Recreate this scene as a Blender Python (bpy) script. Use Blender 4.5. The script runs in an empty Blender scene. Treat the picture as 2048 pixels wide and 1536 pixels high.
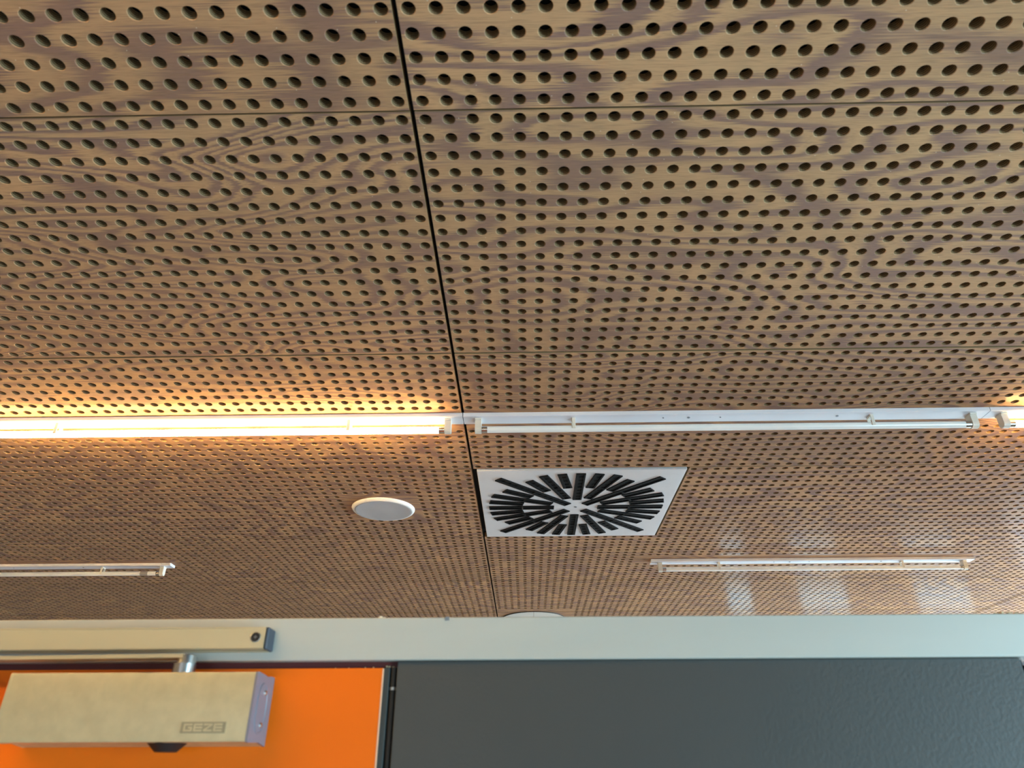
import bpy, bmesh, math, random
from mathutils import Vector, Matrix

random.seed(7)
scene = bpy.context.scene
COL = scene.collection
S = 0.6 / 19.0            # hole pitch of the perforated panels (m)
CE = 2.70                 # underside of the ceiling panels

# ------------------------------------------------------------------ camera
cam_data = bpy.data.cameras.new('camera')
cam = bpy.data.objects.new('camera', cam_data)
COL.objects.link(cam)
yaw, pit, rol = -0.0170, 0.5216, -0.0031
fw = Vector((math.sin(yaw) * math.cos(pit), math.cos(yaw) * math.cos(pit), math.sin(pit)))
r0 = Vector((math.cos(yaw), -math.sin(yaw), 0))
u0 = r0.cross(fw)
rt = math.cos(rol) * r0 + math.sin(rol) * u0
up = -math.sin(rol) * r0 + math.cos(rol) * u0
m = Matrix((rt, up, -fw)).transposed().to_4x4()
m.translation = Vector((4.4975 * S, -20.121 * S, CE - 24.8256 * S))
cam.matrix_world = m
cam_data.sensor_width = 36.0
cam_data.lens = 1428.04 * 36 / 2048
cam_data.clip_start = 0.02
cam_data.dof.use_dof = True
cam_data.dof.focus_distance = 2.1
cam_data.dof.aperture_fstop = 9.0
scene.camera = cam

# ------------------------------------------------------------------ world, lights, exposure
scene.view_settings.view_transform = 'Standard'
scene.view_settings.look = 'None'
scene.view_settings.gamma = 1.0
scene.view_settings.use_curve_mapping = False
scene.view_settings.exposure = 0.45
w = bpy.data.worlds.new('sky'); scene.world = w
w.use_nodes = True
w.node_tree.nodes['Background'].inputs['Color'].default_value = (0.55, 0.78, 1.0, 1)
w.node_tree.nodes['Background'].inputs['Strength'].default_value = 1.0
scene.cycles.use_denoising = True
scene.cycles.max_bounces = 8

RX0, RX1, RY0, RY1 = -4.2, 5.2, -4.0, 7.6     # room
def window_light(name, loc, rot, sx, sy, power, col):
    d = bpy.data.lights.new(name, 'AREA'); d.shape = 'RECTANGLE'; d.size = sx; d.size_y = sy
    d.energy = power; d.color = col
    o = bpy.data.objects.new(name, d); o.location = loc; o.rotation_euler = rot; COL.objects.link(o)
DAY = (0.70, 0.88, 1.0)
WINDOWS_R = [(3.0, 1.5), (4.6, 1.1), (6.1, 1.1)]     # centre y, width; sill 0.9, head 2.2
POW_R = [230, 100, 34]
NX, NY = 2.52, 1.86                            # the room is narrower in front: near wall on the right, its return
WINDOWS_N = [(-1.25, 1.7)]
for wy, ww in WINDOWS_N:
    window_light('window_daylight', (NX - 0.02, wy, 1.55), (0, math.radians(90), 0), 1.3, ww, 100, (0.52, 0.84, 1.0))
for (wy, ww), pw in zip(WINDOWS_R, POW_R):
    window_light('window_daylight', (RX1 - 0.02, wy, 1.55), (0, math.radians(90), 0), 1.3, ww, pw, DAY)
WINDOWS_FILL = [(-1.0, 1.4)]  # unseen window added behind the camera to raise the ambient light
for wx, ww in WINDOWS_FILL:
    window_light('window_daylight', (wx, RY0 + 0.02, 1.55), (math.radians(90), 0, 0), ww, 1.3, 7, (0.90, 0.95, 1.0))  # soft frontal fill set in the added back window
WINDOWS_F = [(2.56, 0.36), (3.50, 0.62), (4.84, 0.70)]      # sill 0.85, transom 1.16 to 1.42, head 1.76
for wx, ww in WINDOWS_F:
    window_light('window_daylight', (wx, RY1 - 0.02, 1.59), (math.radians(-90), 0, 0), ww - 0.1, 0.26, 36 * ww * 0.26, (0.40, 0.80, 1.0))
    window_light('window_daylight', (wx, RY1 - 0.02, 1.02), (math.radians(-90), 0, 0), ww - 0.1, 0.20, 36 * ww * 0.20, (0.40, 0.80, 1.0))
TUBE_STRENGTH = 68.0
TUBE_COLOR = (1.0, 0.62, 0.23)

# ------------------------------------------------------------------ materials
def mat(name):
    mt = bpy.data.materials.new(name); mt.use_nodes = True
    nt = mt.node_tree; b = nt.nodes['Principled BSDF']
    return mt, nt, b
def N(nt, t, **kw):
    n = nt.nodes.new(t)
    for k, v in kw.items(): setattr(n, k, v)
    return n
def L(nt, a, b): nt.links.new(a, b)
def math_node(nt, op, a, b=None, c=None):
    n = N(nt, 'ShaderNodeMath', operation=op)
    for i, v in enumerate((a, b, c)):
        if v is None: continue
        if isinstance(v, (int, float)): n.inputs[i].default_value = v
        else: L(nt, v, n.inputs[i])
    return n.outputs[0]
def ramp(nt, fac, stops, interp='LINEAR'):
    n = N(nt, 'ShaderNodeValToRGB'); n.color_ramp.interpolation = interp
    e = n.color_ramp.elements
    while len(e) < len(stops): e.new(0.5)
    for el, (p, c) in zip(e, stops):
        el.position = p; el.color = (*c, 1) if len(c) == 3 else c
    L(nt, fac, n.inputs['Fac'])
    return n.outputs['Color']
def mixc(nt, fac, a, b, blend='MIX'):
    n = N(nt, 'ShaderNodeMix', data_type='RGBA', blend_type=blend)
    for i, v in ((0, fac), (6, a), (7, b)):
        if isinstance(v, (int, float)): n.inputs[i].default_value = v
        elif isinstance(v, tuple): n.inputs[i].default_value = (*v, 1)
        else: L(nt, v, n.inputs[i])
    return n.outputs[2]

def simple(name, col, rough=0.5, metal=0.0, bump=0.0, bscale=400, var=0.06, vscale=6.0, coat=0.0, stretch=None, spec=0.5):
    """plain surface with a faint procedural unevenness of colour and relief"""
    mt, nt, b = mat(name)
    tc = N(nt, 'ShaderNodeTexCoord')
    co = tc.outputs['Object']
    if stretch:
        mp = N(nt, 'ShaderNodeMapping'); mp.inputs['Scale'].default_value = stretch
        L(nt, co, mp.inputs['Vector']); co = mp.outputs['Vector']
    nz = N(nt, 'ShaderNodeTexNoise'); nz.inputs['Scale'].default_value = vscale; nz.inputs['Detail'].default_value = 4
    L(nt, co, nz.inputs['Vector'])
    lo = tuple(c * (1 - var) for c in col); hi = tuple(min(1, c * (1 + var)) for c in col)
    L(nt, ramp(nt, nz.outputs['Fac'], [(0.3, lo), (0.7, hi)]), b.inputs['Base Color'])
    b.inputs['Roughness'].default_value = rough; b.inputs['Metallic'].default_value = metal
    b.inputs['Coat Weight'].default_value = coat; b.inputs['Specular IOR Level'].default_value = spec
    if bump:
        n2 = N(nt, 'ShaderNodeTexNoise'); n2.inputs['Scale'].default_value = bscale; n2.inputs['Detail'].default_value = 2
        L(nt, co, n2.inputs['Vector'])
        bp = N(nt, 'ShaderNodeBump'); bp.inputs['Strength'].default_value = bump; bp.inputs['Distance'].default_value = 0.001
        L(nt, n2.outputs['Fac'], bp.inputs['Height']); L(nt, bp.outputs['Normal'], b.inputs['Normal'])
    return mt

def wood_material():
    mt, nt, b = mat('stained_plywood')
    tc = N(nt, 'ShaderNodeTexCoord'); oi = N(nt, 'ShaderNodeObjectInfo'); ge = N(nt, 'ShaderNodeNewGeometry')
    rnd = oi.outputs['Random']
    off = N(nt, 'ShaderNodeCombineXYZ')
    L(nt, math_node(nt, 'MULTIPLY', rnd, 37.0), off.inputs[0])
    L(nt, math_node(nt, 'MULTIPLY', rnd, 91.0), off.inputs[1])
    add = N(nt, 'ShaderNodeVectorMath', operation='ADD')
    L(nt, tc.outputs['Object'], add.inputs[0]); L(nt, off.outputs[0], add.inputs[1])
    P = add.outputs[0]
    def noise(scale, detail=2.0, rough=0.5, dist=0.0, dim='2D'):
        mp = N(nt, 'ShaderNodeMapping'); mp.inputs['Scale'].default_value = scale
        L(nt, P, mp.inputs['Vector'])
        n = N(nt, 'ShaderNodeTexNoise', noise_dimensions=dim); n.inputs['Scale'].default_value = 1.0
        n.inputs['Detail'].default_value = detail; n.inputs['Roughness'].default_value = rough
        n.inputs['Distortion'].default_value = dist
        L(nt, mp.outputs['Vector'], n.inputs['Vector'])
        return n.outputs['Fac']
    field = noise((2.0, 8.0, 1), 1.4, 0.42, 0.25)             # height field whose contour lines are the growth rings
    streak = noise((9, 430, 1), 3.0, 0.6)                    # torn edges along the grain
    pores = noise((22, 900, 1), 2.0, 0.6)
    broad = noise((0.8, 3.0, 1), 1.0)
    rings = math_node(nt, 'ADD', 7.0, math_node(nt, 'MULTIPLY', math_node(nt, 'FRACT', math_node(nt, 'MULTIPLY', rnd, 17.3)), 9.0))
    ph = math_node(nt, 'MULTIPLY', field, rings)
    ph = math_node(nt, 'ADD', ph, math_node(nt, 'MULTIPLY', streak, 0.75))
    fr = math_node(nt, 'FRACT', ph)
    dark = ramp(nt, fr, [(0.0, (0, 0, 0)), (0.38, (0.0,) * 3), (0.58, (0.75,) * 3), (0.90, (1, 1, 1)), (0.97, (0.15,) * 3), (1.0, (0, 0, 0))])
    c_light = (0.50, 0.288, 0.150); c_dark = (0.240, 0.136, 0.110)
    fine = ramp(nt, math_node(nt, 'FRACT', math_node(nt, 'MULTIPLY', ph, 3.0)), [(0.0, (0.6,) * 3), (0.1, (0, 0, 0)), (0.70, (0, 0, 0)), (0.95, (1, 1, 1)), (1.0, (0.7,) * 3)])
    base = mixc(nt, dark, c_light, c_dark)
    base = mixc(nt, math_node(nt, 'MULTIPLY', fine, 0.30), base, (0.17, 0.09, 0.06))
    base = mixc(nt, math_node(nt, 'MULTIPLY', ramp(nt, broad, [(0.35, (0, 0, 0)), (0.7, (1, 1, 1))]), 0.30), base, (0.26, 0.15, 0.085))
    base = mixc(nt, math_node(nt, 'MULTIPLY', ramp(nt, pores, [(0.52, (0, 0, 0)), (0.66, (1, 1, 1))]), 0.28), base, (0.12, 0.07, 0.045))
    vo = N(nt, 'ShaderNodeTexVoronoi', voronoi_dimensions='2D'); vo.inputs['Scale'].default_value = 42.0
    L(nt, P, vo.inputs['Vector'])
    vs_ = N(nt, 'ShaderNodeSeparateColor'); L(nt, vo.outputs['Color'], vs_.inputs[0])
    fleck = math_node(nt, 'MULTIPLY', math_node(nt, 'LESS_THAN', vo.outputs['Distance'], 0.028), math_node(nt, 'GREATER_THAN', vs_.outputs[0], 0.90))
    base = mixc(nt, math_node(nt, 'MULTIPLY', fleck, 0.6), base, (0.75, 0.66, 0.52))      # lint and dust specks
    # hole walls and panel edges show the plies
    sx = N(nt, 'ShaderNodeSeparateXYZ'); L(nt, ge.outputs['True Normal'], sx.inputs[0])
    wall = math_node(nt, 'LESS_THAN', math_node(nt, 'ABSOLUTE', sx.outputs['Z']), 0.35)
    sz = N(nt, 'ShaderNodeSeparateXYZ'); L(nt, tc.outputs['Object'], sz.inputs[0])
    ply = math_node(nt, 'FRACT', math_node(nt, 'MULTIPLY', sz.outputs['Z'], 300.0))
    plyc = ramp(nt, ply, [(0.0, (0.34, 0.21, 0.10)), (0.45, (0.36, 0.23, 0.11)), (0.55, (0.14, 0.085, 0.05)), (0.95, (0.16, 0.10, 0.055))])
    base = mixc(nt, wall, base, plyc)
    L(nt, base, b.inputs['Base Color'])
    b.inputs['Coat Weight'].default_value = 0.07; b.inputs['Coat Roughness'].default_value = 0.12; b.inputs['Specular IOR Level'].default_value = 0.06
    ro = math_node(nt, 'SUBTRACT', 0.74, math_node(nt, 'MULTIPLY', dark, 0.14))
    ro = math_node(nt, 'ADD', ro, math_node(nt, 'MULTIPLY', wall, 0.4))
    L(nt, ro, b.inputs['Roughness'])
    bp = N(nt, 'ShaderNodeBump'); bp.inputs['Strength'].default_value = 0.25; bp.inputs['Distance'].default_value = 0.0006
    wob = noise((5, 26, 1), 2.0)                              # slight waviness of the veneer
    L(nt, math_node(nt, 'ADD', math_node(nt, 'ADD', pores, math_node(nt, 'MULTIPLY', streak, 0.8)), math_node(nt, 'MULTIPLY', wob, 5.0)), bp.inputs['Height'])
    L(nt, bp.outputs['Normal'], b.inputs['Normal'])
    return mt

M = {}
M['wood'] = wood_material()
M['void'] = simple('black_felt', (0.006, 0.006, 0.006), 0.95)
M['white_paint'] = simple('white_painted_metal', (0.74, 0.74, 0.76), 0.32, 0.0, 0.0)
M['strip'] = simple('pale_enamelled_metal', (0.74, 0.75, 0.80), 0.42, 0.0)
M['holder'] = simple('ivory_plastic', (0.72, 0.70, 0.62), 0.35)
M['cap'] = simple('tube_cap_metal', (0.55, 0.53, 0.50), 0.25, 1.0)
M['glass_off'] = simple('phosphor_tube_off', (0.88, 0.90, 0.88), 0.20, 0.0, coat=0.2)
M['glass_dark'] = simple('grey_tube_end', (0.32, 0.31, 0.30), 0.2)
M['screw'] = simple('dull_screw', (0.25, 0.25, 0.27), 0.4, 0.8)
mt, nt, b = mat('lit_tube')
b.inputs['Base Color'].default_value = (0.9, 0.9, 0.85, 1)
b.inputs['Emission Color'].default_value = (*TUBE_COLOR, 1)
b.inputs['Emission Strength'].default_value = TUBE_STRENGTH
nz = N(nt, 'ShaderNodeTexNoise'); nz.inputs['Scale'].default_value = 3
L(nt, math_node(nt, 'ADD', TUBE_STRENGTH - 0.4, nz.outputs['Fac']), b.inputs['Emission Strength'])
M['lit'] = mt
M['diff_plate'] = simple('diffuser_plate', (0.66, 0.66, 0.67), 0.38, 0.0)
M['black_plastic'] = simple('black_plastic', (0.006, 0.006, 0.007), 0.55)
M['insert'] = simple('matt_black_slot', (0.005, 0.005, 0.005), 0.6, spec=0.12)
M['badge'] = simple('badge_recess', (0.36, 0.30, 0.19), 0.45, 0.3)
M['grille'] = simple('speaker_mesh', (0.42, 0.42, 0.43), 0.6, 0.0, 0.6, 900)
M['white_plastic'] = simple('white_plastic', (0.82, 0.82, 0.80), 0.35)
M['disc'] = simple('pale_disc', (0.62, 0.60, 0.54), 0.5)
M['alu'] = simple('satin_aluminium', (0.50, 0.50, 0.46), 0.42, 0.15, 0.05, 300, 0.03, 3.0, stretch=(1, 8, 8))
M['alu_bright'] = simple('anodised_rail', (0.62, 0.51, 0.32), 0.38, 0.40, 0.05, 300, 0.03, 3.0, stretch=(1, 12, 12))
M['closer'] = simple('silver_lacquer', (0.58, 0.47, 0.28), 0.40, 0.40, 0.10, 900, 0.07, 90.0)
M['closer_cap'] = simple('lilac_grey_plastic', (0.20, 0.18, 0.215), 0.45)
M['slate'] = simple('slate_plastic', (0.045, 0.055, 0.075), 0.45)
M['steel'] = simple('zinc_steel', (0.62, 0.62, 0.62), 0.28, 1.0)
M['orange'] = simple('orange_laminate', (0.88, 0.155, 0.004), 0.45, 0.0, 0.06, 700, 0.03, 4.0, spec=0.2)
M['orange_edge'] = simple('laminate_edge', (0.80, 0.45, 0.28), 0.5)
M['maroon'] = simple('maroon_seal', (0.085, 0.010, 0.010), 0.6)
M['rubber'] = simple('dark_rubber', (0.030, 0.036, 0.036), 0.45)
M['grey_panel'] = simple('charcoal_laminate', (0.054, 0.053, 0.050), 0.48, 0.0, 0.25, 260, 0.04, 5.0)
M['crumb'] = simple('plaster_crumb', (0.62, 0.48, 0.30), 0.8, var=0.25, vscale=500)
M['fluff'] = simple('dust_fluff', (0.70, 0.67, 0.58), 0.9, var=0.2, vscale=300)
M['tape'] = simple('grey_tape', (0.20, 0.21, 0.23), 0.6)
M['wall'] = simple('wall_paint', (0.72, 0.71, 0.68), 0.8, 0.0, 0.1, 200)
M['wall_warm'] = simple('brown_wall_paint', (0.34, 0.25, 0.19), 0.8, 0.0, 0.1, 200)
M['floor'] = simple('floor_vinyl', (0.62, 0.58, 0.53), 0.5, 0.0, 0.05, 100, 0.1, 3)
M['frame'] = simple('window_frame', (0.55, 0.55, 0.55), 0.4)

# ------------------------------------------------------------------ mesh helpers
def mesh_obj(name, bm_or_me, material, parent=None, loc=None, smooth=False, rot=None):
    if isinstance(bm_or_me, bmesh.types.BMesh):
        me = bpy.data.meshes.new(name); bmesh.ops.recalc_face_normals(bm_or_me, faces=bm_or_me.faces[:])
        bm_or_me.to_mesh(me); bm_or_me.free()
    else: me = bm_or_me
    if not me.materials:
        for mm in (material if isinstance(material, (list, tuple)) else [material]): me.materials.append(mm)
    if smooth:
        me.polygons.foreach_set('use_smooth', [True] * len(me.polygons))
        try: me.set_sharp_from_angle(angle=math.radians(38))
        except Exception: pass
    o = bpy.data.objects.new(name, me); COL.objects.link(o)
    if parent: o.parent = parent
    if loc is not None: o.location = loc
    if rot is not None: o.rotation_euler = rot
    return o
def thing(name, label, cat, loc=(0, 0, 0), group=None, kind=None):
    o = bpy.data.objects.new(name, None); COL.objects.link(o); o.location = loc; o.empty_display_size = 0.05
    tag(o, label, cat, group, kind); return o
def tag(o, label=None, cat=None, group=None, kind=None):
    if label: o['label'] = label
    if cat: o['category'] = cat
    if group: o['group'] = group
    if kind: o['kind'] = kind
    return o
def box(bm, x0, x1, y0, y1, z0, z1, bevel=0.0, seg=1):
    r = bmesh.ops.create_cube(bm, size=1.0)
    vs = r['verts']
    for v in vs:
        v.co = Vector((x0 + (v.co.x + .5) * (x1 - x0), y0 + (v.co.y + .5) * (y1 - y0), z0 + (v.co.z + .5) * (z1 - z0)))
    if bevel:
        es = list({e for v in vs for e in v.link_edges})
        bmesh.ops.bevel(bm, geom=es, offset=bevel, segments=seg, affect='EDGES', profile=0.5)
def nbox(*a, **k):
    bm = bmesh.new(); box(bm, *a, **k); return bm
def cyl(bm, p0, p1, ra, rb=None, n=24, bevel=0.0):
    rb = ra if rb is None else rb
    p0, p1 = Vector(p0), Vector(p1); d = (p1 - p0)
    mx = Matrix.Translation((p0 + p1) / 2) @ d.to_track_quat('Z', 'Y').to_matrix().to_4x4()
    bmesh.ops.create_cone(bm, cap_ends=True, segments=n, radius1=ra, radius2=rb, depth=d.length, matrix=mx)
def ncyl(*a, **k):
    bm = bmesh.new(); cyl(bm, *a, **k); return bm
def lathe(bm, prof, n=64):
    """prof: list of (r, z); revolve about Z"""
    rings = []
    for r, z in prof:
        if r < 1e-6: rings.append([bm.verts.new((0, 0, z))])
        else: rings.append([bm.verts.new((r * math.cos(2 * math.pi * k / n), r * math.sin(2 * math.pi * k / n), z)) for k in range(n)])
    for a, c in zip(rings, rings[1:]):
        for k in range(n):
            k2 = (k + 1) % n
            if len(a) == 1: bm.faces.new((a[0], c[k], c[k2]))
            elif len(c) == 1: bm.faces.new((a[k], a[k2], c[0]))
            else: bm.faces.new((a[k], a[k2], c[k2], c[k]))
def extrude_x(bm, prof, x0, x1):
    """closed (y, z) outline swept from x0 to x1, capped"""
    a = [bm.verts.new((x0, y, z)) for y, z in prof]; c = [bm.verts.new((x1, y, z)) for y, z in prof]
    n = len(prof)
    for k in range(n): bm.faces.new((a[k], a[(k + 1) % n], c[(k + 1) % n], c[k]))
    bm.faces.new(a[::-1]); bm.faces.new(c)

# ------------------------------------------------------------------ room shell
TH = 0.2
tag(mesh_obj('floor', nbox(RX0, RX1, RY0, RY1, -0.1, 0), M['floor']), kind='structure')
tag(mesh_obj('wall_left', nbox(RX0 - TH, RX0, RY0 - TH, RY1 + TH, 0, CE + 0.1), M['wall_warm']), kind='structure')
def wall_with_windows(name, axis, p0, p1, a0, a1, wins, z0=0.9, z1=2.2, material='wall'):
    bm = bmesh.new()
    def bx(s0, s1, za, zb):
        if axis == 'x': box(bm, p0, p1, s0, s1, za, zb)
        else: box(bm, s0, s1, p0, p1, za, zb)
    bx(a0, a1, 0, z0); bx(a0, a1, z1, CE + 0.1)
    cur = a0
    for c, wd in wins:
        bx(cur, c - wd / 2, z0, z1); cur = c + wd / 2
    bx(cur, a1, z0, z1)
    tag(mesh_obj(name, bm, M[material]), kind='structure')
wall_with_windows('wall_right', 'x', RX1, RX1 + TH, RY0 - TH, RY1 + TH, WINDOWS_R)
wall_with_windows('wall_right_near', 'x', NX, NX + TH, RY0 - TH, NY, WINDOWS_N)
tag(mesh_obj('wall_return', nbox(NX + TH, RX1, NY - TH, NY, 0, CE + 0.1), M['wall']), kind='structure')
wall_with_windows('wall_far', 'y', RY1, RY1 + TH, RX0, RX1, WINDOWS_F, 0.85, 1.76, 'wall_warm')
wall_with_windows('wall_back', 'y', RY0 - TH, RY0, RX0, RX1, WINDOWS_FILL)
mt, nt, b = mat('window_glass')
b.inputs['Transmission Weight'].default_value = 1.0; b.inputs['Roughness'].default_value = 0.02; b.inputs['IOR'].default_value = 1.1
nz = N(nt, 'ShaderNodeTexNoise'); L(nt, ramp(nt, nz.outputs['Fac'], [(0, (.93, .97, .97)), (1, (.97, 1, 1))]), b.inputs['Base Color'])
M['pane'] = mt
k = 0
for axis, p, wins, z0, z1 in (('x', RX1 + 0.06, WINDOWS_R, .9, 2.2), ('x', NX + 0.06, WINDOWS_N, .9, 2.2), ('y', RY0 - 0.06, WINDOWS_FILL, .9, 2.2), ('y', RY1 + 0.06, WINDOWS_F, .85, 1.76)):
    for c, wd in wins:
        k += 1
        t = 0.05
        def slab(s0, s1, za, zb, d=0.03, bm=None):
            bm = bm or bmesh.new()
            if axis == 'x': box(bm, p - d, p + d, s0, s1, za, zb)
            else: box(bm, s0, s1, p - d, p + d, za, zb)
            return bm
        bm = bmesh.new()
        for q in ((c - wd / 2, c - wd / 2 + t, z0, z1), (c + wd / 2 - t, c + wd / 2, z0, z1), (c - wd / 2 + t, c + wd / 2 - t, z0, z0 + t), (c - wd / 2 + t, c + wd / 2 - t, z1 - t, z1)):
            slab(*q, bm=bm)
        if z1 == 1.76: slab(c - wd / 2 + t, c + wd / 2 - t, 1.16, 1.42, bm=bm)
        wo = tag(mesh_obj('window_%d' % k, bm, M['frame']), kind='structure')
        mesh_obj('pane', slab(c - wd / 2 + t, c + wd / 2 - t, z0 + t, z1 - t, 0.004), M['pane'], wo)

# ------------------------------------------------------------------ ceiling: black backing + perforated panels
PT = 0.016
ceiling = tag(mesh_obj('ceiling', nbox(RX0, RX1, RY0, RY1, CE + PT + 0.003, CE + PT + 0.08), M['void']), kind='structure')
RH = 0.0084               # hole radius
def panel_mesh(name, ncol, nrow, skip=lambda c, r: False, gx=0.0031, gy=0.0025, chamfer=True, gx0=None):
    gx0 = gx if gx0 is None else gx0
    V = []; F = []
    n = 16
    cs = [(math.cos(2 * math.pi * q / n), math.sin(2 * math.pi * q / n)) for q in range(n)]
    sq = [(c / max(abs(c), abs(s)), s / max(abs(c), abs(s))) for c, s in cs]
    ch = 0.0007 if chamfer else 0.0
    X1, Y1 = ncol * S - gx, nrow * S - gy
    for r in range(nrow):
        for c in range(ncol):
            cx, cy = (c + .5) * S, (r + .5) * S
            h = S / 2
            def cl(x, y): return (min(max(x, gx0), X1), min(max(y, gy), Y1))
            b0 = len(V)
            if skip(c, r):
                for sx, sy in ((-1, -1), (1, -1), (1, 1), (-1, 1)):
                    x, y = cl(cx + sx * h, cy + sy * h); V.append((x, y, 0))
                F.append((b0 + 3, b0 + 2, b0 + 1, b0)); continue
            for s_ in sq:
                x, y = cl(cx + s_[0] * h, cy + s_[1] * h); V.append((x, y, 0))
            for q in cs: V.append((cx + q[0] * (RH + ch), cy + q[1] * (RH + ch), 0))
            if chamfer:
                for q in cs: V.append((cx + q[0] * RH, cy + q[1] * RH, ch))
            for q in cs: V.append((cx + q[0] * RH, cy + q[1] * RH, PT))
            lev = 4 if chamfer else 3
            for q in range(n):
                q2 = (q + 1) % n
                for l in range(lev - 1):
                    F.append((b0 + l * n + q, b0 + (l + 1) * n + q, b0 + (l + 1) * n + q2, b0 + l * n + q2))
    b0 = len(V)
    for z in (0, PT):
        for x, y in ((gx0, gy), (X1, gy), (X1, Y1), (gx0, Y1)): V.append((x, y, z))
    for q in range(4):
        q2 = (q + 1) % 4
        F.append((b0 + q, b0 + q2, b0 + 4 + q2, b0 + 4 + q))
    me = bpy.data.meshes.new(name); me.from_pydata(V, [], F); me.materials.append(M['wood'])
    return me
full = panel_mesh('ceiling_panel', 76, 19)
full_far = panel_mesh('ceiling_panel', 76, 19, chamfer=False)
strip_me = panel_mesh('ceiling_panel', 76, 19, lambda c, r: r in (8, 9, 10))
spk_me = panel_mesh('ceiling_panel', 76, 19, lambda c, r: 63 <= c <= 69 and 6 <= r <= 12)
dif_me = panel_mesh('ceiling_panel', 57, 19, gx0=0.003)
fixr_me = panel_mesh('ceiling_panel', 76, 19, lambda c, r: r in (8, 9, 10) and 18 <= c <= 58, chamfer=False)
fixl_me = panel_mesh('ceiling_panel', 76, 19, lambda c, r: r in (8, 9, 10) and c <= 37, chamfer=False)
disc_me4 = panel_mesh('ceiling_panel', 76, 19, lambda c, r: r >= 17 and c <= 11, chamfer=False)
disc_me5 = panel_mesh('ceiling_panel', 76, 19, lambda c, r: r <= 9 and c <= 11, chamfer=False)
rz = random.Random(3)
for row in range(-1, 6):
    for colu in range(-2, 3):
        if (colu == -2 and row < 1) or (colu > 0 and row < 3): continue
        me = full if row < 2 else full_far
        i0 = 76 * colu
        if row == 1: me = strip_me
        if row == 2 and colu == -1: me = spk_me
        if row == 2 and colu == 0: me = dif_me; i0 = 19
        if row == 2 and colu == 1: me = full
        if row == 3 and colu == 0: me = fixr_me
        if row == 3 and colu in (-1, -2): me = fixl_me if colu == -1 else strip_me
        if row == 4 and colu == 0: me = disc_me4
        if row == 5 and colu == 0: me = disc_me5
        mesh_obj('ceiling_panel', me, M['wood'], ceiling, (i0 * S, row * 19 * S, CE + rz.uniform(-0.0006, 0.0008) - (0.0024 if row == -1 else 0)))

# ------------------------------------------------------------------ tube lights
FL = 39.1 * S             # length of one fixture
def holder_mesh(side):
    bm = bmesh.new()
    # rounded tongue hanging from the strip (y, z outline), thin along x
    pts = [(-0.0125, -0.009), (-0.0125, -0.0135), (-0.010, -0.0145), (-0.0105, -0.034)]
    for q in range(9):
        a = math.pi + math.pi * q / 8
        pts.append((0.0105 * math.cos(a), -0.0345 + 0.0105 * math.sin(a)))
    pts += [(0.010, -0.0145), (0.0125, -0.0135), (0.0125, -0.009)]
    extrude_x(bm, pts, -0.0075, 0.0075)
    cyl(bm, (side * 0.0075, 0, -0.035), (side * 0.0105, 0, -0.035), 0.0065, n=16)
    return bm
holder_me = {}
for sd in (-1, 1):
    bm = holder_mesh(sd); bmesh.ops.recalc_face_normals(bm, faces=bm.faces[:])
    me = bpy.data.meshes.new('lamp_holder'); bm.to_mesh(me); bm.free(); me.materials.append(M['holder']); holder_me[sd] = me
def strip_mesh():
    bm = bmesh.new()
    prof = [(-0.021, 0), (-0.021, -0.0085), (-0.0195, -0.010), (0.0195, -0.010), (0.021, -0.0085), (0.021, 0)]
    extrude_x(bm, prof, 0.0008, FL - 0.0008)
    bmesh.ops.recalc_face_normals(bm, faces=bm.faces[:])
    me = bpy.data.meshes.new('mounting_strip'); bm.to_mesh(me); bm.free(); me.materials.append(M['strip']); return me
strip_mesh_data = strip_mesh()
def fixture(x0, y, label, lit, group, grey_end=False, screws=(0.475, 0.535, 0.61, 0.885), detail=True):
    t = thing('tube_light', label, 'light', (x0, y, CE), group)
    mesh_obj('mounting_strip', strip_mesh_data, M['strip'], t)
    xa, xb = 0.036, FL - 0.036
    mesh_obj('lamp_holder', holder_me[1], M['holder'], t, (xa, 0, 0))
    mesh_obj('lamp_holder', holder_me[-1], M['holder'], t, (xb, 0, 0))
    a, c = xa + 0.0085, xb - 0.0085
    tube = mesh_obj('fluorescent_tube', ncyl((a + .012, 0, -.035), (c - .012, 0, -.035), 0.008, n=20), M['lit'] if lit else M['glass_off'], t, smooth=True)
    for p0, p1 in ((a, a + .013), (c - .013, c)):
        mesh_obj('end_cap', ncyl((p0, 0, -.035), (p1, 0, -.035), 0.0084, n=20), M['cap'], tube, smooth=True)
    if grey_end:
        mesh_obj('burnt_end', ncyl((c - .075, 0, -.035), (c - .045, 0, -.035), 0.0081, n=20), M['glass_dark'], tube, smooth=True)
    for cx in (0.262, FL - 0.272):
        bm = bmesh.new()
        box(bm, cx - .004, cx + .004, -.009, .009, -.014, -.0095, bevel=.001)
        box(bm, cx - .004, cx + .004, .0085, .0105, -.038, -.010, bevel=.0006)
        box(bm, cx - .004, cx + .004, -.0105, -.0085, -.038, -.010, bevel=.0006)
        mesh_obj('tube_clip', bm, M['holder'], t)
    if detail:
        for q, sx in enumerate(screws):
            mesh_obj('screw', ncyl((sx, -.003, -.0098), (sx, -.003, -.0112), 0.0032 if q in (1, 3) else 0.0018, n=12), M['screw'], t)
    return t
YM, YF, YB = 27.97 * S, 66.95 * S, -21.0 * S
G = 'slim tube lights on the ceiling'
fixture(-FL, YM, 'lit tube light glowing warm on the ceiling, left of the dark panel seam', True, G)
fixture(0.0, YM, 'unlit tube light in line between two lit ones, above the square air diffuser', False, G)
fixture(FL, YM, 'lit tube light of which only the end shows at the right picture edge', True, G)
fixture(-FL * 2, YM, 'lit tube light following the glowing one towards the left wall', True, G)
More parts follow.
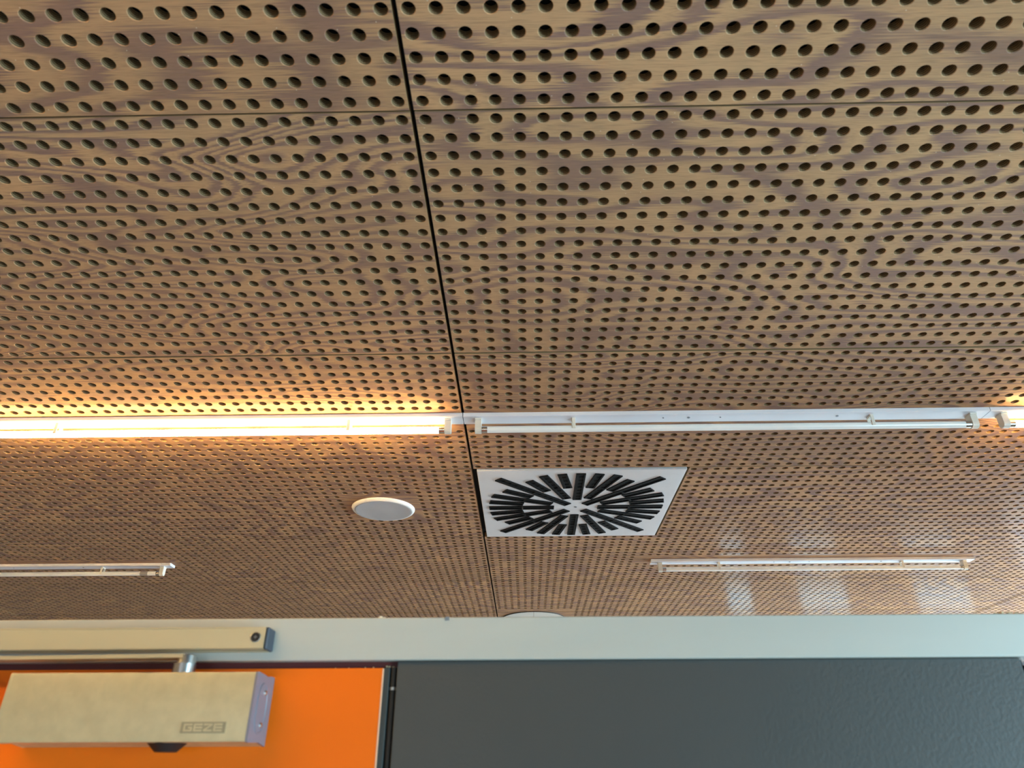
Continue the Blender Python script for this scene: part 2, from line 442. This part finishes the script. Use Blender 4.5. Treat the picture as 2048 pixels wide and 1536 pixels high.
fixture(39.25 * S - FL / 2 + 0.006, YF, 'unlit far tube light standing alone on the ceiling right of the air diffuser', False, G)
fixture(-39.05 * S - FL, YF, 'unlit tube light with a greyed end beyond the round speaker', False, G, grey_end=True)
fixture(-FL, YB, 'lit tube light on the ceiling behind the viewer', True, G, detail=False)

fixture(-FL * 2, YB, 'lit tube light added behind the viewer for warm fill, nearest to the left wall', True, G, detail=False)  # extra unseen fixture, added to warm the rail and brighten the left ceiling

# ------------------------------------------------------------------ square swirl diffuser
DX, DY = 9.62 * S, 47.42 * S
dif = thing('air_diffuser', 'square white swirl air diffuser with black radial slots set in the wooden ceiling', 'vent', (DX, DY, CE))
hw = 9.24 * S
bm = bmesh.new(); box(bm, -hw, hw, -hw, hw, -0.0045, 0.004, bevel=0.0012)
mesh_obj('face_plate', bm, M['diff_plate'], dif)
bm = bmesh.new(); box(bm, -hw + .01, hw - .01, -hw + .01, hw - .01, 0.004, 0.0185)
mesh_obj('plenum_box', bm, M['black_plastic'], dif)
def insert_mesh(length):
    """black slot insert along +x: frame, sunken floor, cross vanes"""
    bm = bmesh.new(); wd = 0.0135; zt = -0.0075; zb = -0.0042
    def pr(x0, x1, y0, y1, za, zb_): box(bm, x0, x1, y0, y1, za, zb_)
    pr(0, length, -wd, -wd + .0085, zt, zb); pr(0, length, wd - .005, wd, zt, zb)
    pr(0, .003, -wd + .0085, wd - .005, zt, zb); pr(length - .003, length, -wd + .0085, wd - .005, zt, zb)
    pr(.003, length - .003, -wd + .0085, wd - .005, -0.0050, zb)
    nv = max(1, int(length / 0.022))
    for q in range(1, nv):
        x = length * q / nv
        pr(x - .0008, x + .0008, -wd + .0085, wd - .005, -0.0062, -0.0049)
    bmesh.ops.recalc_face_normals(bm, faces=bm.faces[:])
    me = bpy.data.meshes.new('slot_insert'); bm.to_mesh(me); bm.free(); me.materials.append(M['insert']); return me
cache = {}
def insert(r0, r1, ang):
    key = round(r1 - r0, 3)
    if key not in cache: cache[key] = insert_mesh((r1 - r0) * S)
    mesh_obj('slot_insert', cache[key], M['black_plastic'], dif, (r0 * S * math.cos(ang), r0 * S * math.sin(ang), 0), rot=(0, 0, ang))
for q in range(32):
    a = q * math.pi / 16
    kq = q % 8
    if kq == 4:
        insert(1.15, 5.80, a); insert(5.83, 10.5, a)
    elif kq == 0:
        insert(2.15, 5.25, a); insert(5.28, 8.55, a)
    elif kq in (2, 6):
        insert(2.62, 5.45, a); insert(5.48, 8.75, a)
    elif kq in (1, 7): insert(5.28, 8.6, a)
    else: insert(5.28, 8.3, a)
mesh_obj('centre_screw', ncyl((0, 0, -.0044), (0, 0, -.0056), 0.004, n=12), M['screw'], dif)

# ------------------------------------------------------------------ round speaker and far round disc
spk = thing('ceiling_speaker', 'round white ceiling speaker with grey mesh front on the wooden ceiling', 'speaker', (-9.55 * S, 47.75 * S, CE))
R_ = 3.12 * S
bm = bmesh.new(); lathe(bm, [(R_, 0), (R_, -.002), (R_ - .002, -.0055), (R_ - .006, -.0085), (R_ - .0095, -.0088), (R_ - .0098, -.004), (R_ - .0098, 0)], 72)
mesh_obj('rim', bm, M['white_plastic'], spk, smooth=True)
bm = bmesh.new(); lathe(bm, [(R_ - .0105, -.002), (R_ - .0105, -.0088), (R_ - .0125, -.0096), (R_ - .015, -.0092), (0.04, -.0100), (0, -.0102)], 72)
mesh_obj('grille', bm, M['grille'], spk, smooth=True)
dsc = thing('ceiling_hatch', 'large pale round ceiling disc half hidden behind the head rail', 'hatch', (5.85 * S, 99.55 * S, CE))
R2 = 5.05 * S
bm = bmesh.new(); lathe(bm, [(R2, 0), (R2, -.003), (R2 - .003, -.0035), (R2 - .006, -.001), (R2 - .006, 0)], 72)
mesh_obj('dark_rim', bm, M['rubber'], dsc, smooth=True)
for sgn in (-1, 1):
    bm = bmesh.new()
    pts = [(sgn * 0.0008, (R2 - .006) * math.sin(a)) for a in (-math.pi / 2, math.pi / 2)]
    ring = [((R2 - .006) * math.cos(-math.pi / 2 + math.pi * q / 36) * sgn + sgn * .0008, (R2 - .006) * math.sin(-math.pi / 2 + math.pi * q / 36)) for q in range(37)]
    lo = [bm.verts.new((x + (0.0 if sgn > 0 else 0.0), y, -.003)) for x, y in ring]; hi = [bm.verts.new((x, y, 0)) for x, y in ring]
    n = len(ring)
    bm.faces.new(lo); bm.faces.new(hi[::-1])
    for q in range(n): bm.faces.new((lo[q], lo[(q + 1) % n], hi[(q + 1) % n], hi[q]))
    mesh_obj('half_disc', bm, M['disc'], dsc, (0.0, 0, 0))

# ------------------------------------------------------------------ cubicle front: head rail, door, charcoal panel
YD = 0.0972               # door face
YB_ = YD - 0.006          # rail face
rail = thing('head_rail', 'satin aluminium head rail running above the orange door and charcoal panel', 'rail', (0, YB_, 2.0285))
bm = bmesh.new(); box(bm, -1.5, 2.51, 0, 0.034, 0, 0.0398, bevel=0.0012, seg=2)
mesh_obj('rail_profile', bm, M['alu'], rail)
bm = bmesh.new(); box(bm, -0.80, 0.018, 0.010, 0.030, -0.0075, 0.0002)
mesh_obj('door_seal', bm, M['maroon'], rail)
bm = bmesh.new(); box(bm, -0.0035, 0.0005, -0.0004, 0.0002, -0.003, 0.0006)
mesh_obj('tape_scrap', bm, M['tape'], rail, (0.0665, 0, 0.0395))

door = tag(mesh_obj('door_1', nbox(-0.78, 0.0045, YD, YD + 0.013, 0.12, 2.0223, bevel=0.0006), M['orange']), 'orange laminate cubicle door carrying the silver door closer', None, None, 'structure')
mesh_obj('edge_band', nbox(0.0036, 0.0052, YD - 0.0003, YD + 0.012, 0.12, 2.0218, bevel=0.0003), M['orange_edge'], door)
mesh_obj('edge_seal', nbox(0.0052, 0.0108, YD + 0.0002, YD + 0.02, 0.12, 2.0228, bevel=0.0008, seg=2), M['rubber'], door)
bm = bmesh.new(); cyl(bm, (0.0144, YD + 0.0045, 0.12), (0.0144, YD + 0.0045, 2.0228), 0.0035, n=20)
mesh_obj('hinge_pin', bm, M['black_plastic'], door, smooth=True)
bm = bmesh.new(); cyl(bm, (0.0144, YD + 0.0045, 2.0026), (0.0144, YD + 0.0045, 2.0052), 0.0037, n=20)
mesh_obj('hinge_ring', bm, M['steel'], door, smooth=True)
mesh_obj('hinge_cover', nbox(0.0105, 0.018, YD + 0.014, YD + 0.03, 0.12, 2.0284), M['black_plastic'], door)

def part_panel(x0, x1, label):
    o = mesh_obj('partition_panel', nbox(x0, x1, YD - 0.001, YD + 0.022, 0.12, 2.0281, bevel=0.0008, seg=2), M['grey_panel'])
    return tag(o, label, 'panel', 'charcoal cubicle panels')
part_panel(0.0180, 0.6143, 'charcoal grey cubicle panel under the head rail right of the orange door')
door2 = tag(mesh_obj('door_2', nbox(0.6285, 1.42, YD, YD + 0.013, 0.12, 2.0223, bevel=0.0006), M['orange']), None, None, None, 'structure')
mesh_obj('edge_seal', nbox(0.6222, 0.6283, YD + 0.0002, YD + 0.02, 0.12, 2.0228, bevel=0.0008, seg=2), M['rubber'], door2)
mesh_obj('hinge_cover', nbox(0.6148, 0.6222, YD + 0.010, YD + 0.03, 0.12, 2.0280), M['black_plastic'], door2)
part_panel(1.424, 2.5, 'charcoal grey cubicle panel running to the window wall')
part_panel(-1.38, -0.784, 'charcoal grey cubicle panel beyond the hanging side of the orange door')

# ------------------------------------------------------------------ guide rail of the closer
gr = thing('guide_rail', 'long slim aluminium guide rail with dark end cap, screwed to the head rail', 'rail', (-0.1065, YB_, 2.0362))
gh, gd = 0.0203, 0.020
prof = [(0, 0), (0, gh), (-gd + 0.0016, gh), (-gd, gh - 0.0012), (-gd, 0.0008), (-gd + .0008, 0), (-0.0148, 0), (-0.0148, 0.0022), (-0.0165, 0.0022), (-0.0165, 0.0125),
        (-0.0045, 0.0125), (-0.0045, 0.0022), (-0.0062, 0.0022), (-0.0062, 0)]
bm = bmesh.new(); extrude_x(bm, prof, -0.46, -0.0004)
mesh_obj('channel', bm, M['alu_bright'], gr)
bm = bmesh.new(); box(bm, -0.46, -0.0004, -gd - 0.0006, -gd + .0006, gh - 0.0016, gh - 0.0004)
mesh_obj('edge_bead', bm, M['alu_bright'], gr)
bm = bmesh.new(); box(bm, -0.0004, 0.0030, -gd + 0.0002, -0.0002, -0.0002, gh - 0.0002, bevel=0.0016, seg=3)
mesh_obj('end_cap', bm, M['slate'], gr)
bm = bmesh.new()
cyl(bm, (-0.0090, -gd - 0.0005, 0.0107), (-0.0090, -gd + 0.001, 0.0107), 0.0043, n=24)
sc = mesh_obj('screw', bm, M['black_plastic'], gr, smooth=True)
bm = bmesh.new()
box(bm, -0.0090 - .0016, -0.0090 + .0016, -gd - .0007, -gd - .0004, .0107 - .00035, .0107 + .00035)
box(bm, -0.0090 - .00035, -0.0090 + .00035, -gd - .0007, -gd - .0004, .0107 - .0016, .0107 + .0016)
mesh_obj('cross_slot', bm, M['screw'], sc)
bm = bmesh.new(); prof_ = [(0.0042, 0), (0.0049, 0), (0.0049, 0.0004), (0.0042, 0.0007), (0.0042, 0)]
lathe(bm, prof_, 24)
mesh_obj('washer', bm, M['steel'], sc, (-0.0090, -gd, 0.0107), rot=(math.radians(90), 0, 0), smooth=True)

# ------------------------------------------------------------------ door closer
CX0, CX1 = -0.3228, -0.0996
dc = thing('door_closer', 'silver box door closer with stamped badge on the orange door', 'door closer', (CX1, YD, 1.9555))
LB = CX0 - CX1
H = 0.0578
def closer_outline(inset=0.0):
    i = inset
    return [(0, -0.0008 + i), (0, H + 0.0006 - i), (-0.010, H + 0.0004 - i), (-0.018, H - 0.0012 - i), (-0.030, H - 0.0004 - i), (-0.0455, H - i), (-0.0474, H - 0.0006 - i), (-0.048 + i, H - 0.0022 - i),
            (-0.048 + i, 0.0022 + i), (-0.0474, 0.0006 + i), (-0.0455, i), (-0.030, 0.0008 + i), (-0.018, 0.0016 + i), (-0.010, 0.0004 + i)]
bm = bmesh.new(); extrude_x(bm, closer_outline(0.0002), LB, -0.0022)
mesh_obj('body', bm, M['closer'], dc, smooth=True)
bm = bmesh.new(); extrude_x(bm, closer_outline(), -0.0022, 0.0)
cap = mesh_obj('end_cap', bm, M['closer_cap'], dc, smooth=True)
bm = bmesh.new()     # raised oval on the end cap
n = 40; o1 = []; o2 = []; o3 = []; o4 = []
for q in range(n):
    a = 2 * math.pi * q / n
    e = lambda ry, rz_: (-0.026 + ry * math.copysign(abs(math.cos(a)) ** 0.8, math.cos(a)), H / 2 + rz_ * math.copysign(abs(math.sin(a)) ** 0.9, math.sin(a)))
    for lst, x, s in ((o1, 0.0, 1.0), (o2, 0.0009, 0.97), (o3, 0.0009, 0.90), (o4, 0.0002, 0.86)):
        y, z = e(0.0135 * s, 0.0215 * (1 - (1 - s) * .6)); lst.append(bm.verts.new((x, y, z)))
for A, B in ((o1, o2), (o2, o3), (o3, o4)):
    for q in range(n): bm.faces.new((A[q], A[(q + 1) % n], B[(q + 1) % n], B[q]))
bm.faces.new(o4)
mesh_obj('oval_rim', bm, M['closer_cap'], cap, smooth=True)
for zc in (0.0155, 0.0425):
    mesh_obj('cap_screw', ncyl((0.0001, -0.0215, zc), (0.0016, -0.0215, zc), 0.0026, 0.0018, n=16), M['steel'], cap, smooth=True)
# other end cap (away from the viewer)
bm = bmesh.new(); extrude_x(bm, closer_outline(), LB - 0.0022, LB)
mesh_obj('end_cap', bm, M['closer'], dc, smooth=True)
# badge: sunken frame with raised letters
BX0, BX1, BZ0, BZ1 = -0.1597 - CX1, -0.1205 - CX1, 0.0074, 0.0163
fy = -0.0478
bm = bmesh.new(); t = 0.0007
for a in ((BX0, BX1, BZ0, BZ0 + t), (BX0, BX1, BZ1 - t, BZ1), (BX0, BX0 + t, BZ0 + t, BZ1 - t), (BX1 - t, BX1, BZ0 + t, BZ1 - t)):
    box(bm, a[0], a[1], fy - .0006, fy, a[2], a[3])
box(bm, BX0 + t, BX1 - t, fy - .00025, fy + .0001, BZ0 + t, BZ1 - t)
badge = mesh_obj('badge', bm, M['badge'], dc)
bm = bmesh.new()
lw = (BX1 - BX0 - 0.0040) / 4; z0, z1 = BZ0 + .0014, BZ1 - .0014; st = 0.0013; zm = (z0 + z1) / 2
def stroke(x0, x1, za, zb): box(bm, x0, x1, fy - .0007, fy + .0001, za, zb)
def letter_E(x):
    e = x + lw - .0014
    stroke(x, x + st, z0, z1)
    for zc in (z0, zm - st / 2, z1 - st): stroke(x + st, e, zc, zc + st)
x = BX0 + 0.0024; e = x + lw - .0014
stroke(x, x + st, z0, z1); stroke(x + st, e, z0, z0 + st); stroke(x + st, e, z1 - st, z1)
stroke(e - st, e, z0 + st, zm + st / 2); stroke(x + lw * .45, e - st, zm - st / 2, zm + st / 2)
letter_E(BX0 + 0.0024 + lw)
x = BX0 + 0.0024 + 2 * lw; e = x + lw - .0014
stroke(x, e, z0, z0 + st); stroke(x, e, z1 - st, z1)
lo = [(x, z0 + st), (x + st * 1.4, z0 + st), (e, z1 - st), (e - st * 1.4, z1 - st)]
va = [bm.verts.new((px, fy - .0007, pz)) for px, pz in lo]; vb = [bm.verts.new((px, fy + .0001, pz)) for px, pz in lo]
bm.faces.new(va); bm.faces.new(vb[::-1])
for q in range(4): bm.faces.new((va[q], va[(q + 1) % 4], vb[(q + 1) % 4], vb[q]))
letter_E(BX0 + 0.0024 + 3 * lw)
mesh_obj('lettering', bm, M['closer'], badge)
# shaft, arm, valve knob
SX, SY = -0.1785 - CX1, -0.0245
bm = bmesh.new(); cyl(bm, (SX, SY, H - .001), (SX, SY, H + .0098), 0.0101, n=36)
shaft = mesh_obj('spindle', bm, M['steel'], dc, smooth=True)
bm = bmesh.new(); cyl(bm, (SX + .0012, SY, H + .0098), (SX + .0012, SY, H + .0170), 0.0086, 0.0080, n=36); cyl(bm, (SX + .0012, SY, H + .0170), (SX + .0012, SY, H + .0182), 0.0062, 0.0055, n=36)
mesh_obj('arm_hub', bm, M['steel'], shaft, smooth=True)
arm_z0, arm_z1 = 2.0278 - 1.9555, 2.0313 - 1.9555
bm = bmesh.new()
p = [(SX, SY - .008), (SX, SY + .008), (-0.335, -0.0135 + .006), (-0.335, -0.0185 - .003)]
va = [bm.verts.new((x_, y_, arm_z0)) for x_, y_ in p]; vb = [bm.verts.new((x_, y_, arm_z1)) for x_, y_ in p]
bm.faces.new(va[::-1]); bm.faces.new(vb)
for q in range(4): bm.faces.new((va[q], va[(q + 1) % 4], vb[(q + 1) % 4], vb[q]))
arm = mesh_obj('arm', bm, M['alu_bright'], dc)
bm = bmesh.new(); cyl(bm, (-0.328, -0.0165, arm_z1), (-0.328, -0.0165, 2.0468 - 1.9555), 0.0038, n=20)
mesh_obj('slider_pin', bm, M['steel'], arm, smooth=True)
bm = bmesh.new(); cyl(bm, (-0.1770 - CX1, -0.030, 0.0006), (-0.1770 - CX1, -0.030, -0.0064), 0.0166, 0.0092, n=36)
mesh_obj('valve_knob', bm, M['black_plastic'], dc, smooth=True)

# ------------------------------------------------------------------ crumbs and fluff on the rail
def lumps(bm, spots, seed):
    rr = random.Random(seed)
    for x_, y_, z_, r_ in spots:
        res = bmesh.ops.create_icosphere(bm, subdivisions=2, radius=r_)
        for v in res['verts']:
            v.co = v.co * rr.uniform(0.7, 1.25); v.co.z *= 0.7; v.co += Vector((x_, y_, z_))
RT = 2.0285 + 0.0398
bm = bmesh.new(); lumps(bm, [(-0.0025, YB_ + .006, RT + .0012, .0024), (0.001, YB_ + .007, RT + .0008, .0016), (0.012, YB_ + .008, RT + .0004, .0011), (0.018, YB_ + .009, RT + .0003, .0009)], 1)
tag(mesh_obj('crumb', bm, M['fluff'], smooth=True), 'small pale crumb lying on the head rail above the door hinge', 'crumb')
bm = bmesh.new(); lumps(bm, [(0.604 + q * .0022, YB_ + .004 + (q % 3) * .002, RT + .0008, .0011 + .0005 * (q % 4)) for q in range(14)], 2)
tag(mesh_obj('dust_clump', bm, M['crumb'], smooth=True), 'brown dust clump on the head rail above the gap right of the charcoal panel', 'dust')
bm = bmesh.new(); lumps(bm, [(0.0095, YD + .004, 2.0238, .0012), (0.0070, YD + .004, 2.0240, .0011), (0.0135, YD + .004, 2.0235, .0013), (0.0163, YD + .005, 2.0228, .0013), (-0.006, YD + .004, 2.0232, .0009), (-0.014, YD + .004, 2.0231, .0008), (-0.03, YD + .004, 2.023, .0006), (-0.043, YD + .004, 2.023, .0006)], 3)
tag(mesh_obj('plaster_crumbs', bm, M['crumb'], smooth=True), 'beige plaster crumbs caught on top of the orange door by its hinge', 'crumbs', None, 'stuff')
